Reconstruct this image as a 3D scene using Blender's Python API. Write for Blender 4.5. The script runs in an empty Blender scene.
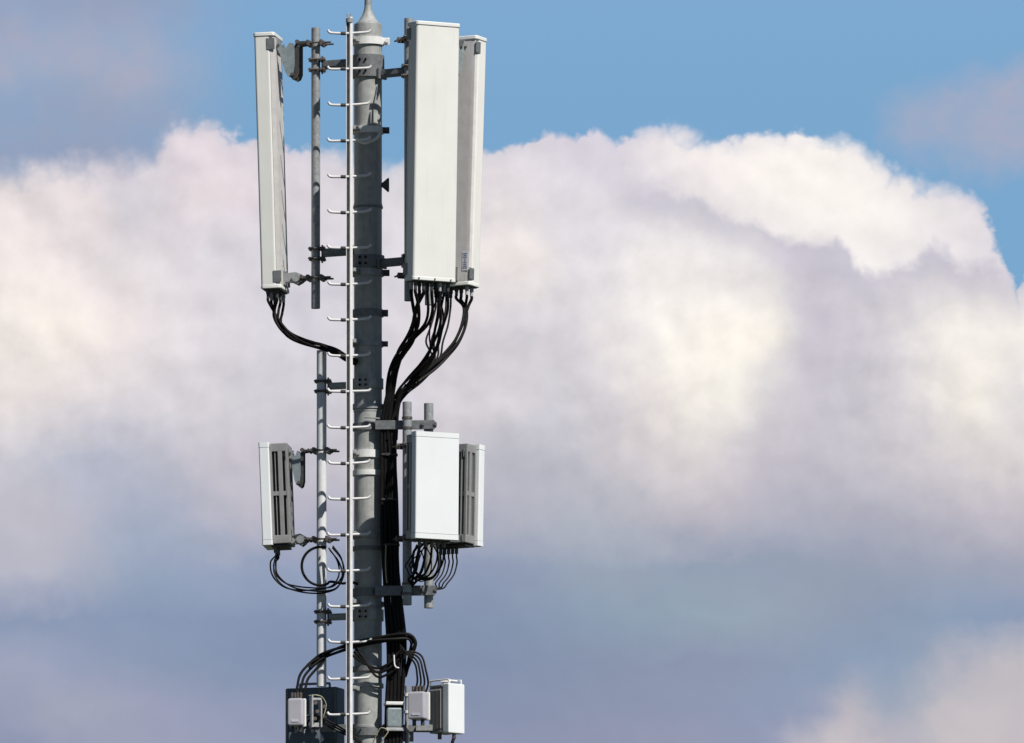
import bpy, bmesh, math, random
from mathutils import Vector, Matrix
R = math.radians
random.seed(7)
S = bpy.context.scene
C = S.collection

# ------------------------------------------------------------------ camera
ELEV = R(7.0)                 # looking slightly up at the mast from the ground
DIST = 120.0
FPX = 14508.0
CAM = Vector((0, -DIST, 1.7))
ZC = 1.7 + DIST * math.tan(ELEV)
cd = bpy.data.cameras.new('camera'); cam = bpy.data.objects.new('camera', cd); C.objects.link(cam)
cam.location = CAM; cam.rotation_euler = (R(90) + ELEV, 0, 0)
cd.sensor_width = 36; cd.lens = FPX * 36 / 1024; cd.shift_x = (512 - 368) / 1024
cd.clip_start = 1; cd.clip_end = 20000
S.camera = cam
FW = Vector((0, math.cos(ELEV), math.sin(ELEV))); UP = Vector((0, -math.sin(ELEV), math.cos(ELEV)))

def P(px, py, Y=0.0):
    """point of the place seen at photo position px,py, at depth Y behind (+) or before (-) the mast axis"""
    d = FW + Vector((1, 0, 0)) * ((px - 368) / FPX) + UP * ((371.5 - py) / FPX)
    return CAM + d * ((Y + DIST) / d.y)

# ------------------------------------------------------------------ light
SUN_AZ, SUN_EL = R(40), R(48.5)          # az measured from the camera's side of the mast towards its right
S.view_settings.view_transform = 'Standard'; S.view_settings.look = 'None'
EXPO = 0.0
S.view_settings.exposure = EXPO; S.view_settings.gamma = 1; S.view_settings.use_curve_mapping = False
sd = Vector((math.sin(SUN_AZ) * math.cos(SUN_EL), -math.cos(SUN_AZ) * math.cos(SUN_EL), math.sin(SUN_EL)))
ld = bpy.data.lights.new('sun', 'SUN'); ld.energy = 5.0; ld.angle = R(0.53); ld.color = (1.0, 0.965, 0.91)
sun = bpy.data.objects.new('sun', ld); C.objects.link(sun)
sun.rotation_euler = sd.to_track_quat('Z', 'Y').to_euler(); sun.location = (30, -30, 60)

def lin(c):
    out = []
    for v in c[:3]:
        v /= 255.0
        out.append(v / 12.92 if v <= 0.04045 else ((v + 0.055) / 1.055) ** 2.4)
    return tuple(out)

world = bpy.data.worlds.new('World'); S.world = world; world.use_nodes = True
NT = world.node_tree; NT.nodes.clear()
class G:
    def __init__(s, nt): s.nt = nt
    def put(s, sock, v):
        if isinstance(v, bpy.types.NodeSocket): s.nt.links.new(v, sock)
        else: sock.default_value = v
    def m(s, op, a, b=None, c=None, clamp=False):
        n = s.nt.nodes.new('ShaderNodeMath'); n.operation = op; n.use_clamp = clamp
        s.put(n.inputs[0], a)
        if b is not None: s.put(n.inputs[1], b)
        if c is not None: s.put(n.inputs[2], c)
        return n.outputs[0]
    def add(s, *a):
        r = a[0]
        for b in a[1:]: r = s.m('ADD', r, b)
        return r
    def mul(s, *a):
        r = a[0]
        for b in a[1:]: r = s.m('MULTIPLY', r, b)
        return r
    def vec(s, x, y, z=0.0):
        n = s.nt.nodes.new('ShaderNodeCombineXYZ')
        for i, v in enumerate((x, y, z)): s.put(n.inputs[i], v)
        return n.outputs[0]
    def sep(s, v):
        n = s.nt.nodes.new('ShaderNodeSeparateXYZ'); s.put(n.inputs[0], v); return n.outputs
    def noise(s, v, scale, detail=4, rough=0.5, dist=0.0):
        n = s.nt.nodes.new('ShaderNodeTexNoise'); n.noise_dimensions = '3D'
        s.put(n.inputs['Vector'], v); n.inputs['Scale'].default_value = scale
        n.inputs['Detail'].default_value = detail; n.inputs['Roughness'].default_value = rough
        n.inputs['Distortion'].default_value = dist
        return n
    def ss(s, v, a, b, o0=0.0, o1=1.0, kind='SMOOTHSTEP'):
        n = s.nt.nodes.new('ShaderNodeMapRange'); n.interpolation_type = kind
        s.put(n.inputs['Value'], v)
        n.inputs['From Min'].default_value = a; n.inputs['From Max'].default_value = b
        n.inputs['To Min'].default_value = o0; n.inputs['To Max'].default_value = o1
        return n.outputs['Result']
    def mix(s, f, a, b, mode='MIX'):
        n = s.nt.nodes.new('ShaderNodeMix'); n.data_type = 'RGBA'; n.blend_type = mode
        s.put(n.inputs[0], f)
        for i, v in ((6, a), (7, b)):
            if isinstance(v, tuple): v = (*v[:3], 1.0)
            s.put(n.inputs[i], v)
        return n.outputs[2]
    def ramp(s, f, stops, interp='CARDINAL'):
        n = s.nt.nodes.new('ShaderNodeValToRGB'); cr = n.color_ramp; cr.interpolation = interp
        while len(cr.elements) > 1: cr.elements.remove(cr.elements[-1])
        cr.elements[0].position = stops[0][0]; cr.elements[0].color = (*stops[0][1], 1)
        for p, c in stops[1:]:
            e = cr.elements.new(p); e.color = (*c, 1)
        s.put(n.inputs[0], f); return n.outputs[0]
    def curve(s, f, pts):
        n = s.nt.nodes.new('ShaderNodeFloatCurve'); cu = n.mapping.curves[0]
        while len(cu.points) < len(pts): cu.points.new(0.5, 0.5)
        for q, (x, y) in zip(cu.points, pts): q.location = (x, y); q.handle_type = 'AUTO'
        n.mapping.update(); s.put(n.inputs['Value'], f); return n.outputs[0]
g = G(NT)
tc = NT.nodes.new('ShaderNodeTexCoord')
o = g.sep(tc.outputs['Generated'])
az = g.m('ARCTAN2', o[0], o[1]); el = g.m('ARCSINE', o[2])
# sky units: x runs along the azimuth, y down the elevation, in thousandths of the cloud bank's width
K = FPX / 1000.0
X0 = g.m('MULTIPLY_ADD', az, K, 0.368)
Y0 = g.m('MULTIPLY_ADD', el, -K, 0.3715 + ELEV * K)
pv = g.vec(X0, Y0, 0.37)
w1 = g.noise(pv, 5.0, 3, 0.55); w2 = g.noise(pv, 16.0, 6, 0.58); w3 = g.noise(pv, 48.0, 5, 0.6)
def cen(n, k=0):
    return g.sep(n.outputs['Color'])[k]
def wob(k, a1, a2, a3):
    return g.add(g.m('MULTIPLY_ADD', cen(w1, k), a1, -a1 / 2), g.m('MULTIPLY_ADD', cen(w2, k), a2, -a2 / 2), g.m('MULTIPLY_ADD', cen(w3, k), a3, -a3 / 2))
XM = g.m('PINGPONG', g.add(X0, wob(0, .06, .05, .018)), 1.024)
YM = g.add(Y0, wob(1, .04, .045, .022))
XF = g.m('DIVIDE', XM, 1.024)
rows = [
 (150, [(0,(222,214,221)),(150,(214,206,218)),(200,(222,212,222)),(300,(214,208,220)),(400,(212,208,220)),(500,(214,208,220)),(600,(206,201,216)),(700,(204,201,212)),(1024,(200,196,210))]),
 (200, [(0,(232,223,227)),(90,(226,217,223)),(130,(206,202,215)),(200,(224,214,222)),(300,(218,210,221)),(400,(216,212,222)),(500,(228,221,228)),(560,(222,217,227)),(610,(214,210,221)),(650,(206,202,215)),(700,(210,207,217)),(800,(204,200,213)),(1024,(198,194,208))]),
 (260, [(0,(238,229,230)),(100,(230,222,227)),(200,(222,216,226)),(300,(216,212,224)),(400,(222,217,227)),(500,(240,232,232)),(560,(230,224,230)),(600,(228,223,230)),(650,(240,234,236)),(700,(238,232,235)),(765,(226,221,228)),(790,(208,203,216)),(850,(201,197,210)),(900,(206,202,213)),(950,(200,196,209)),(1024,(207,202,213))]),
 (330, [(0,(241,233,231)),(60,(240,231,228)),(150,(228,220,226)),(250,(214,210,222)),(350,(212,208,220)),(450,(214,208,218)),(520,(208,204,215)),(600,(224,218,224)),(660,(240,235,234)),(700,(246,240,236)),(768,(244,238,233)),(800,(206,201,213)),(870,(208,203,214)),(930,(235,229,229)),(1024,(238,232,231))]),
 (400, [(0,(232,224,225)),(100,(220,213,220)),(200,(208,204,214)),(300,(204,200,212)),(400,(205,201,213)),(500,(212,207,216)),(560,(205,202,213)),(650,(223,216,219)),(740,(240,235,231)),(775,(208,203,213)),(860,(200,196,208)),(920,(221,215,220)),(975,(239,233,229)),(1024,(225,220,224))]),
 (460, [(0,(198,196,209)),(100,(180,184,204)),(200,(197,193,207)),(300,(197,193,207)),(450,(200,195,206)),(520,(187,187,201)),(600,(197,193,204)),(700,(215,208,214)),(760,(197,192,205)),(850,(195,191,204)),(950,(211,205,212)),(1024,(217,210,214))]),
 (515, [(0,(190,189,203)),(60,(188,187,203)),(150,(167,175,198)),(230,(185,184,200)),(300,(182,180,198)),(400,(172,175,196)),(520,(177,179,195)),(600,(176,180,195)),(700,(189,185,198)),(800,(177,177,194)),(900,(177,176,192)),(1024,(192,187,200))]),
 (570, [(0,(182,183,200)),(50,(180,182,200)),(110,(151,164,190)),(250,(149,161,190)),(400,(147,159,187)),(480,(142,154,182)),(600,(151,163,184)),(700,(147,159,182)),(850,(151,160,182)),(1024,(160,165,186))]),
 (620, [(0,(140,153,183)),(100,(138,153,184)),(300,(133,149,180)),(450,(132,147,177)),(500,(134,149,178)),(650,(143,160,181)),(750,(150,165,184)),(850,(144,156,180)),(950,(140,158,186)),(1024,(140,155,185))]),
 (665, [(0,(158,165,190)),(60,(152,160,188)),(200,(135,150,180)),(400,(130,145,176)),(550,(134,146,175)),(750,(140,151,178)),(870,(141,158,186)),(925,(150,163,187)),(965,(180,179,193)),(1024,(192,188,196))]),
 (710, [(0,(150,157,184)),(60,(161,165,188)),(180,(152,158,186)),(300,(142,151,181)),(450,(136,147,177)),(650,(142,150,178)),(800,(144,155,184)),(835,(158,163,187)),(855,(184,180,192)),(880,(160,168,188)),(905,(170,174,190)),(945,(196,190,198)),(1024,(194,188,197))]),
 (745, [(0,(142,150,180)),(100,(155,160,186)),(300,(146,153,182)),(500,(142,148,178)),(700,(148,153,180)),(790,(152,157,184)),(835,(196,190,199)),(875,(190,184,195)),(910,(180,178,192)),(960,(198,191,198)),(1024,(194,188,197))]),
]
GAIN = 2 ** -EXPO
def sc(c): return tuple(v * GAIN for v in lin(c))
body = None
for i, (yy, st) in enumerate(rows):
    c = g.ramp(XF, [(x / 1024, sc((col[0] + (3 if yy < 480 else 1), col[1] + (3 if yy < 480 else 1), col[2] - (1 if yy < 480 else 2)))) for x, col in st])
    body = c if body is None else g.mix(g.ss(YM, rows[i-1][0] / 1000, yy / 1000, kind='LINEAR'), body, c)
# puffs: light against shaded side of small billows
WX = g.add(X0, wob(2, .0, .035, .006)); WY = g.add(Y0, wob(0, .0, .035, .006))
def bump(dx, dy):
    a_ = g.noise(g.vec(g.add(X0, dx), g.add(Y0, dy), 0.37), 8.0, 6, 0.55).outputs['Fac']
    v_ = NT.nodes.new('ShaderNodeTexVoronoi'); v_.feature = 'F1'; v_.inputs['Scale'].default_value = 17.0
    NT.links.new(g.vec(g.add(WX, dx), g.add(WY, dy), 0.4), v_.inputs['Vector'])
    return g.m('MULTIPLY_ADD', v_.outputs['Distance'], -0.09, a_)
rel = g.m('SUBTRACT', bump(0.0, 0.0), bump(-0.011, 0.014))
amp = g.ss(Y0, 0.40, 0.60, 0.78, 0.18)
body = g.mix(1.0, body, g.vec(*[g.m('MULTIPLY_ADD', rel, g.mul(amp, q), 1.0) for q in (1.0, .98, .90)]), 'MULTIPLY')
# blue and thin veils above the bank
blue = g.ramp(g.m('DIVIDE', Y0, 0.3), [(0, sc((127,169,208))), (0.35, sc((123,167,206))), (1, sc((122,168,206)))], 'LINEAR')
XS = g.add(X0, wob(1, .10, .07, .02)); YS = g.add(Y0, wob(2, .08, .06, .02))
veilc = g.ramp(g.m('DIVIDE', YS, 0.2), [(0, sc((150,162,190))), (0.3, sc((168,172,193))), (0.5, sc((156,166,190))), (0.78, sc((148,160,187))), (1, sc((142,157,185)))])
veil = g.mul(g.ss(XS, 0.26, 0.11), g.ss(g.add(g.mul(w1.outputs['Fac'], .45), g.mul(w2.outputs['Fac'], .55)), 0.34, 0.58, 0.66, 1.0))
above = g.mix(veil, blue, veilc)
dx = g.m('DIVIDE', g.m('SUBTRACT', XS, 1.01), 0.135); dy = g.m('DIVIDE', g.m('SUBTRACT', YS, 0.118), 0.066)
rr = g.m('SQRT', g.add(g.mul(dx, dx), g.mul(dy, dy)))
above = g.mix(g.mul(g.ss(rr, 1.1, 0.35), g.ss(w2.outputs['Fac'], .3, .65, .55, .88)), above, sc((172,174,194)))
# rear dome of the cumulus
def voro(scale):
    n = NT.nodes.new('ShaderNodeTexVoronoi'); n.voronoi_dimensions = '3D'; n.feature = 'F1'
    NT.links.new(g.vec(g.add(X0, wob(0, .0, .02, .012)), g.add(Y0, wob(1, .0, .02, .012)), 0.2), n.inputs['Vector']); n.inputs['Scale'].default_value = scale
    return n.outputs['Distance']
va, vb, vc = voro(26.0), voro(62.0), voro(150.0)
lobes = g.add(g.m('MULTIPLY_ADD', va, .016, -.010), g.m('MULTIPLY_ADD', vb, .011, -.005), g.m('MULTIPLY_ADD', vc, .005, -.0025))
def crest(pts, k, fine, sx=0.0):
    ff = g.m('DIVIDE', g.m('PINGPONG', g.add(X0, g.m('MULTIPLY_ADD', cen(w3, 2), .022, -.011 + sx), g.m('MULTIPLY_ADD', cen(w2, 1), .02, -.01)), 1.024), 1.024)
    cv = g.curve(ff, [(x / 1024, y / 400) for x, y in pts])
    return g.m('SUBTRACT', g.add(Y0, g.mul(lobes, -1.0), g.m('MULTIPLY_ADD', cen(w3, k), fine, -fine / 2), g.m('MULTIPLY_ADD', cen(w2, k), fine * 1.6, -fine * .8)), g.mul(cv, 0.4))
s1 = crest([(0,182),(60,168),(110,168),(150,158),(180,124),(200,124),(230,136),(270,145),(330,152),(385,166),(420,152),(500,150),(530,146),(555,134),(590,134),(622,142),(640,133),(662,127),(690,131),(722,138),(745,141),(770,135),(810,137),(850,139),(875,150),(905,172),(930,186),(960,186),(980,198),(998,232),(1010,262),(1024,295)], 0, .007)
s2 = crest([(0,20),(480,60),(560,130),(600,160),(650,186),(690,197),(720,212),(760,226),(795,240),(835,243),(850,252),(862,266),(890,272),(915,266),(930,252),(950,254),(965,268),(985,264),(1005,276),(1024,290)], 2, .008)
dome = g.ramp(g.m('DIVIDE', XM, 1.024), [(0.4, sc((214,208,220))), (0.53, sc((216,209,221))), (0.6, sc((224,217,225))), (0.68, sc((243,236,235))), (0.8, sc((249,243,238))), (0.9, sc((241,235,234))), (1.0, sc((224,218,225)))])
dome = g.mix(g.mul(g.ss(s2, -0.05, -0.005), .25), dome, sc((226, 220, 228)))
dome = g.mix(1.0, dome, g.vec(*[g.m('MULTIPLY_ADD', rel, q * .6, 1.0) for q in (1.0, .98, .90)]), 'MULTIPLY')
dome = g.mix(g.ss(s1, 0.03, 0.0, 0.0, 0.28), dome, sc((212,206,222)))
cdark = g.mul(g.ss(s2, 0.045, 0.0), g.ss(XM, 0.56, 0.66), 0.5)
body2 = g.mix(cdark, body, sc((196,192,208)))
soft = g.ss(XM, 0.58, 0.72)
f2 = g.mix(soft, g.vec(*([g.ss(s2, -0.03, 0.03)] * 3)), g.vec(*([g.ss(s2, -0.011, 0.012)] * 3)))
cloud = g.mix(g.sep(f2)[0], dome, body2)
e1 = g.mix(g.ss(w1.outputs['Fac'], .42, .58), g.vec(*([g.ss(s1, -0.004, 0.007)] * 3)), g.vec(*([g.ss(s1, -0.008, 0.020)] * 3)))
edge = g.mix(g.ss(X0, .12, .20), g.vec(*([g.ss(s1, -0.022, 0.022)] * 3)), e1)
skyc = g.mix(g.sep(edge)[0], above, cloud)
# the rest of the sky
nis = NT.nodes.new('ShaderNodeTexSky'); nis.sky_type = 'NISHITA'; nis.sun_disc = False
nis.sun_elevation = SUN_EL; nis.sun_rotation = math.pi - SUN_AZ
nis.air_density = 0.6; nis.dust_density = 0.05; nis.ozone_density = 1.5; nis.altitude = 1500
SKYS = 0.05
nisc = g.mix(1.0, nis.outputs[0], (SKYS, SKYS, SKYS), 'MULTIPLY')
sector = g.mul(g.ss(g.m('ABSOLUTE', az), R(12), R(7)), g.ss(el, R(13), R(9.5)), g.ss(el, R(-0.5), R(1.5)))
out = g.mix(sector, nisc, skyc)
bg = NT.nodes.new('ShaderNodeBackground'); bg.inputs['Strength'].default_value = 1.0
NT.links.new(out, bg.inputs['Color'])
wo = NT.nodes.new('ShaderNodeOutputWorld'); NT.links.new(bg.outputs[0], wo.inputs[0])

# ------------------------------------------------------------------ materials
def mat(name, col, rough=0.5, metal=0.0, var=0.12, scale=14.0, dirt=0.0, dirtcol=(0.12, 0.10, 0.08), streak=False, bump=0.0, spec=0.5):
    m = bpy.data.materials.new(name); m.use_nodes = True; nt = m.node_tree
    b = nt.nodes['Principled BSDF']; h = G(nt)
    t = nt.nodes.new('ShaderNodeTexCoord'); v = t.outputs['Object']
    n = h.noise(v, scale, 5, 0.6)
    c = h.mix(h.ss(n.outputs['Fac'], 0.3, 0.7, kind='LINEAR'), tuple(x * (1 - var) for x in col), tuple(min(1, x * (1 + var)) for x in col))
    if dirt:
        xyz = h.sep(v)
        vv = h.vec(h.mul(xyz[0], 26.0), h.mul(xyz[1], 26.0), h.mul(xyz[2], 1.6 if streak else 20.0))
        d = h.noise(vv, 1.0, 6, 0.65)
        c = h.mix(h.ss(d.outputs['Fac'], 0.5, 0.78, 0.0, dirt), c, dirtcol)
    h.put(b.inputs['Base Color'], c)
    h.put(b.inputs['Roughness'], h.ss(n.outputs['Fac'], 0.2, 0.8, max(0, rough - .08), min(1, rough + .1), 'LINEAR'))
    b.inputs['Metallic'].default_value = metal
    b.inputs['Specular IOR Level'].default_value = spec
    if bump:
        bp = nt.nodes.new('ShaderNodeBump'); bp.inputs['Strength'].default_value = bump; bp.inputs['Distance'].default_value = 0.004
        h.put(bp.inputs['Height'], h.noise(v, scale * 6, 4, 0.6).outputs['Fac']); h.put(b.inputs['Normal'], bp.outputs[0])
    return m
M = dict(
    mast=mat('mast_paint', (0.36, 0.37, 0.355), 0.55, 0, 0.17, 16, 0.55, (0.15, 0.14, 0.125), True, 0.25),
    collar=mat('collar_steel', (0.17, 0.18, 0.185), 0.5, 0.1, 0.2, 30, 0.4, (0.10, 0.08, 0.07), False, 0.2),
    galv=mat('galvanised_steel', (0.33, 0.34, 0.345), 0.45, 0.15, 0.22, 34, 0.35, (0.20, 0.19, 0.18), False, 0.15),
    bright=mat('bright_zinc', (0.78, 0.78, 0.76), 0.42, 0.0, 0.08, 30, 0.2, (0.45, 0.43, 0.40), False, 0.08),
    whitepole=mat('pale_pole_paint', (0.72, 0.73, 0.74), 0.5, 0, 0.08, 12, 0.25, (0.40, 0.38, 0.36), True),
    rail=mat('rail_aluminium', (0.76, 0.75, 0.75), 0.45, 0, 0.08, 20, 0.35, (0.5, 0.48, 0.46), True),
    radome=mat('radome_shell', (0.79, 0.785, 0.745), 0.42, 0, 0.035, 3, 0.22, (0.56, 0.54, 0.48), True),
    radome2=mat('radome_shell_white', (0.80, 0.83, 0.84), 0.5, 0, 0.02, 3, 0.08, (0.62, 0.62, 0.6), True),
    cap=mat('end_cap_plastic', (0.80, 0.80, 0.77), 0.5, 0, 0.04, 8, 0.15, (0.5, 0.48, 0.44)),
    backal=mat('back_plate_aluminium', (0.64, 0.62, 0.60), 0.5, 0.0, 0.08, 12, 0.25, (0.35, 0.34, 0.33), True),
    chassis=mat('chassis_paint', (0.27, 0.27, 0.27), 0.5, 0.05, 0.08, 12, 0.25, (0.2, 0.19, 0.18), True),
    dark=mat('dark_recess', (0.045, 0.043, 0.042), 0.6, 0, 0.25, 20),
    brack=mat('bracket_blue_grey', (0.27, 0.32, 0.335), 0.45, 0.2, 0.15, 25, 0.3, (0.14, 0.13, 0.12)),
    bdark=mat('bracket_dark', (0.06, 0.058, 0.058), 0.5, 0.1, 0.3, 30),
    bolt=mat('bolt_steel', (0.13, 0.115, 0.105), 0.45, 0.3, 0.4, 60, 0.4, (0.10, 0.06, 0.04)),
    cable=mat('cable_black', (0.007, 0.006, 0.006), 0.55, 0, 0.3, 20, spec=0.18),
    tape=mat('grey_boot', (0.42, 0.42, 0.43), 0.5, 0, 0.2, 30),
    box=mat('box_lilac_grey', (0.50, 0.49, 0.54), 0.5, 0, 0.04, 10, 0.2, (0.35, 0.33, 0.33), True),
    boxback=mat('radio_housing_blue', (0.10, 0.125, 0.16), 0.5, 0, 0.1, 10, 0.3, (0.07, 0.07, 0.08), True),
    label=mat('sticker_paper', (0.66, 0.67, 0.72), 0.5, 0, 0.02, 10),
    ink=mat('sticker_ink', (0.16, 0.18, 0.28), 0.5, 0, 0.05, 10),
    yellow=mat('earth_cable', (0.42, 0.40, 0.25), 0.5, 0, 0.15, 20),
)

# ------------------------------------------------------------------ mesh building
class MB:
    def __init__(s): s.bm = bmesh.new()
    def box(s, c, size, rot=None, bev=0.0):
        r = bmesh.ops.create_cube(s.bm, size=1.0); vs = r['verts']
        for v in vs: v.co = Vector((v.co.x * size[0], v.co.y * size[1], v.co.z * size[2]))
        if bev:
            es = list({e for v in vs for e in v.link_edges})
            br = bmesh.ops.bevel(s.bm, geom=es, offset=bev, segments=2, affect='EDGES', profile=0.5)
            vs = list({v for f in br['faces'] for v in f.verts} | {v for v in vs if v.is_valid})
            seen = set(vs); st = list(vs)
            while st:
                v = st.pop()
                for e in v.link_edges:
                    w = e.other_vert(v)
                    if w not in seen: seen.add(w); st.append(w)
            vs = list(seen)
        for v in vs:
            q = v.co if rot is None else rot @ v.co
            v.co = q + Vector(c)
        return s
    def tube(s, pts, r, n=12, caps=True):
        pts = [Vector(p) for p in pts]; k = len(pts)
        rs = r if isinstance(r, (list, tuple)) else [r] * k
        rings = []; ref = None
        for i, p in enumerate(pts):
            t = (pts[min(i + 1, k - 1)] - pts[max(i - 1, 0)])
            if t.length < 1e-9: t = Vector((0, 0, 1))
            t.normalize()
            if ref is None:
                ref = Vector((0, 0, 1)) if abs(t.z) < .9 else Vector((1, 0, 0))
            a = (ref - t * ref.dot(t)).normalized(); ref = a; b = t.cross(a)
            rings.append([s.bm.verts.new(p + (a * math.cos(2 * math.pi * j / n) + b * math.sin(2 * math.pi * j / n)) * rs[i]) for j in range(n)])
        for i in range(k - 1):
            for j in range(n):
                s.bm.faces.new((rings[i][j], rings[i][(j + 1) % n], rings[i + 1][(j + 1) % n], rings[i + 1][j]))
        if caps:
            s.bm.faces.new(rings[0][::-1]); s.bm.faces.new(rings[-1])
        return s
    def lathe(s, x, y, prof, n=40):           # prof: (z, r)
        return s.tube([(x, y, z) for z, r in prof], [r for z, r in prof], n)
    def ring(s, x, y, z0, z1, r, t, n=40):     # a band clasped round a pole, hollow inside
        prof = [(r - .004, z0), (r + t, z0), (r + t, z1), (r - .004, z1)]
        vs = [[s.bm.verts.new((x + math.cos(2*math.pi*j/n) * a, y + math.sin(2*math.pi*j/n) * a, z)) for a, z in prof] for j in range(n)]
        for j in range(n):
            for q in range(4):
                s.bm.faces.new((vs[j][q], vs[(j+1) % n][q], vs[(j+1) % n][(q+1) % 4], vs[j][(q+1) % 4]))
        return s
    def prism(s, poly, fr, a0, a1):            # poly in (b, c) of frame fr, thick from a0 to a1
        lo = [s.bm.verts.new(fr(a0, b, c)) for b, c in poly]; hi = [s.bm.verts.new(fr(a1, b, c)) for b, c in poly]
        n = len(poly)
        s.bm.faces.new(lo[::-1]); s.bm.faces.new(hi)
        for i in range(n): s.bm.faces.new((lo[i], lo[(i+1) % n], hi[(i+1) % n], hi[i]))
        return s
    def loft(s, poly, fr, c0, c1):             # poly in (a, b), extruded along c
        lo = [s.bm.verts.new(fr(a, b, c0)) for a, b in poly]; hi = [s.bm.verts.new(fr(a, b, c1)) for a, b in poly]
        n = len(poly)
        s.bm.faces.new(lo[::-1]); s.bm.faces.new(hi)
        for i in range(n): s.bm.faces.new((lo[i], lo[(i+1) % n], hi[(i+1) % n], hi[i]))
        return s
    def build(s, name, m, parent=None, org=None, smooth=True):
        bm = s.bm; bmesh.ops.recalc_face_normals(bm, faces=bm.faces[:])
        loc = Vector(org) if org is not None else (Vector(parent['_w']) if parent is not None else Vector())
        for v in bm.verts: v.co -= loc
        me = bpy.data.meshes.new(name); bm.to_mesh(me); bm.free()
        me.materials.append(m)
        for p in me.polygons: p.use_smooth = smooth
        if smooth: me.set_sharp_from_angle(angle=R(35))
        ob = bpy.data.objects.new(name, me); C.objects.link(ob)
        if smooth and len(me.vertices) < 3000:
            wn = ob.modifiers.new('weighted_normal', 'WEIGHTED_NORMAL'); wn.keep_sharp = True; wn.weight = 100
        if parent is not None: ob.parent = parent; ob['_w'] = parent['_w']
        else: ob.location = loc; ob['_w'] = list(loc)
        return ob

def thing(name, label, cat, loc, group=None):
    ob = bpy.data.objects.new(name, None); C.objects.link(ob); ob.location = loc; ob['_w'] = list(loc)
    ob['label'] = label; ob['category'] = cat
    if group: ob['group'] = group
    ob.empty_display_size = 0.1
    return ob
def tag(ob, label, cat, group=None):
    ob['label'] = label; ob['category'] = cat
    if group: ob['group'] = group
    return ob

def jit_(a): return random.uniform(-a, a)
def spline(pts, k=8):
    pts = [Vector(p) for p in pts]; q = [pts[0] * 2 - pts[1]] + pts + [pts[-1] * 2 - pts[-2]]
    out = []
    for i in range(1, len(q) - 2):
        a, b, c, d = q[i-1:i+3]
        for j in range(k):
            t = j / k
            out.append(0.5 * ((2*b) + (c - a) * t + (2*a - 5*b + 4*c - d) * t*t + (3*b - a - 3*c + d) * t**3))
    out.append(pts[-1]); return out

def frame(center, azdeg, tiltdeg):
    """local axes of an antenna: a to its right, b outwards, c up"""
    A = R(azdeg); T = R(tiltdeg)
    n = Vector((math.sin(A), -math.cos(A), 0)); a = Vector((math.cos(A), math.sin(A), 0)); z = Vector((0, 0, 1))
    b = n * math.cos(T) - z * math.sin(T); c = z * math.cos(T) + n * math.sin(T)
    Cn = Vector(center)
    f = lambda x, y, w: Cn + a * x + b * y + c * w
    f.rot = Matrix((a, b, c)).transposed(); f.a, f.b, f.c = a, b, c; f.n = n; f.o = Cn
    return f

# ------------------------------------------------------------------ ground
gm = mat('grass_ground', (0.035, 0.042, 0.022), 0.9, 0, 0.5, 0.6, 0.5, (0.05, 0.042, 0.03))
b = MB(); bmesh.ops.create_circle(b.bm, cap_ends=True, radius=9000, segments=96)
gr = b.build('ground', gm, smooth=False); gr['kind'] = 'structure'

# ------------------------------------------------------------------ mast
def zof(py, Y=0.0): return P(368, py, Y).z
RM = 0.117
mast = thing('mast', 'thick grey tubular steel mast with pointed top carrying all the antennas', 'mast', (0, 0, 0))
b = MB()
zt = zof(24, 0)
jz = [zof(128), zof(205), zof(411), zof(548), zof(727)]
prof = [(0.0, 0.19), (6.0, 0.165), (11.0, 0.122)]
for z in sorted(jz):
    prof += [(z - .012, RM - .001), (z - .010, RM + .003), (z + .008, RM + .003), (z + .010, RM - .001)]
prof += [(zt - .012, RM), (zt, RM - .006)]
b.lathe(0, 0, prof, 56).build('tube', M['mast'], mast)
b = MB(); b.lathe(0, 0, [(zt - .002, .100), (zt + .008, .098), (zt + .014, .086), (zt + .03, .076), (zt + .06, .057), (zt + .09, .043), (zt + .12, .034), (zt + .16, .029)], 40).build('cone_cap', M['mast'], mast)
b = MB(); b.lathe(0, 0, [(zt + .13, .030), (zt + .6, .026), (zt + .62, .012), (zt + 1.3, .008)], 16).build('lightning_rod', M['galv'], mast)
def band(py0, py1, m, t=.012, ear=None, earlen=.05, name='clamp_band'):
    z0, z1 = zof(py1), zof(py0)
    o = MB().ring(0, 0, z0, z1, RM, t).build(name, m, mast)
    zc = (z0 + z1) / 2; h = (z1 - z0)
    if ear is not None:
        e = MB(); x = RM + t + earlen / 2 - .012
        for s_ in (-1, 1):
            e.box((x, -.02 + s_ * .016, zc), (earlen, .008, h * .92), bev=.002)
        e.tube([(x + .008, -.062, zc), (x + .008, .03, zc)], .011, 8)
        e.tube([(x + .008, -.068, zc), (x + .008, -.048, zc)], .017, 6)
        e.build('band_lug', ear, o)
    return o
band(38, 45.5, M['bright'], .016, M['bright'], .06)
band(127.5, 134, M['bright'], .014, M['bdark'], .06)
band(270, 276.5, M['galv'], .015, M['bdark'], .06)
band(310, 317, M['collar'], .013, M['bdark'], .05)
band(341.5, 347, M['galv'], .012, M['bdark'], .05)
band(404.5, 409.5, M['galv'], .012, M['galv'], .045)
band(451, 458.5, M['bright'], .016, M['bright'], .06)
band(471, 476, M['bright'], .012, M['bright'], .055)
band(533, 539, M['galv'], .013, M['galv'], .05)
band(547, 551, M['collar'], .014, M['galv'], .045)
band(602, 607, M['galv'], .012, M['galv'], .045)
band(667, 672, M['collar'], .015, M['galv'], .05)
band(684, 688, M['galv'], .013)
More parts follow.
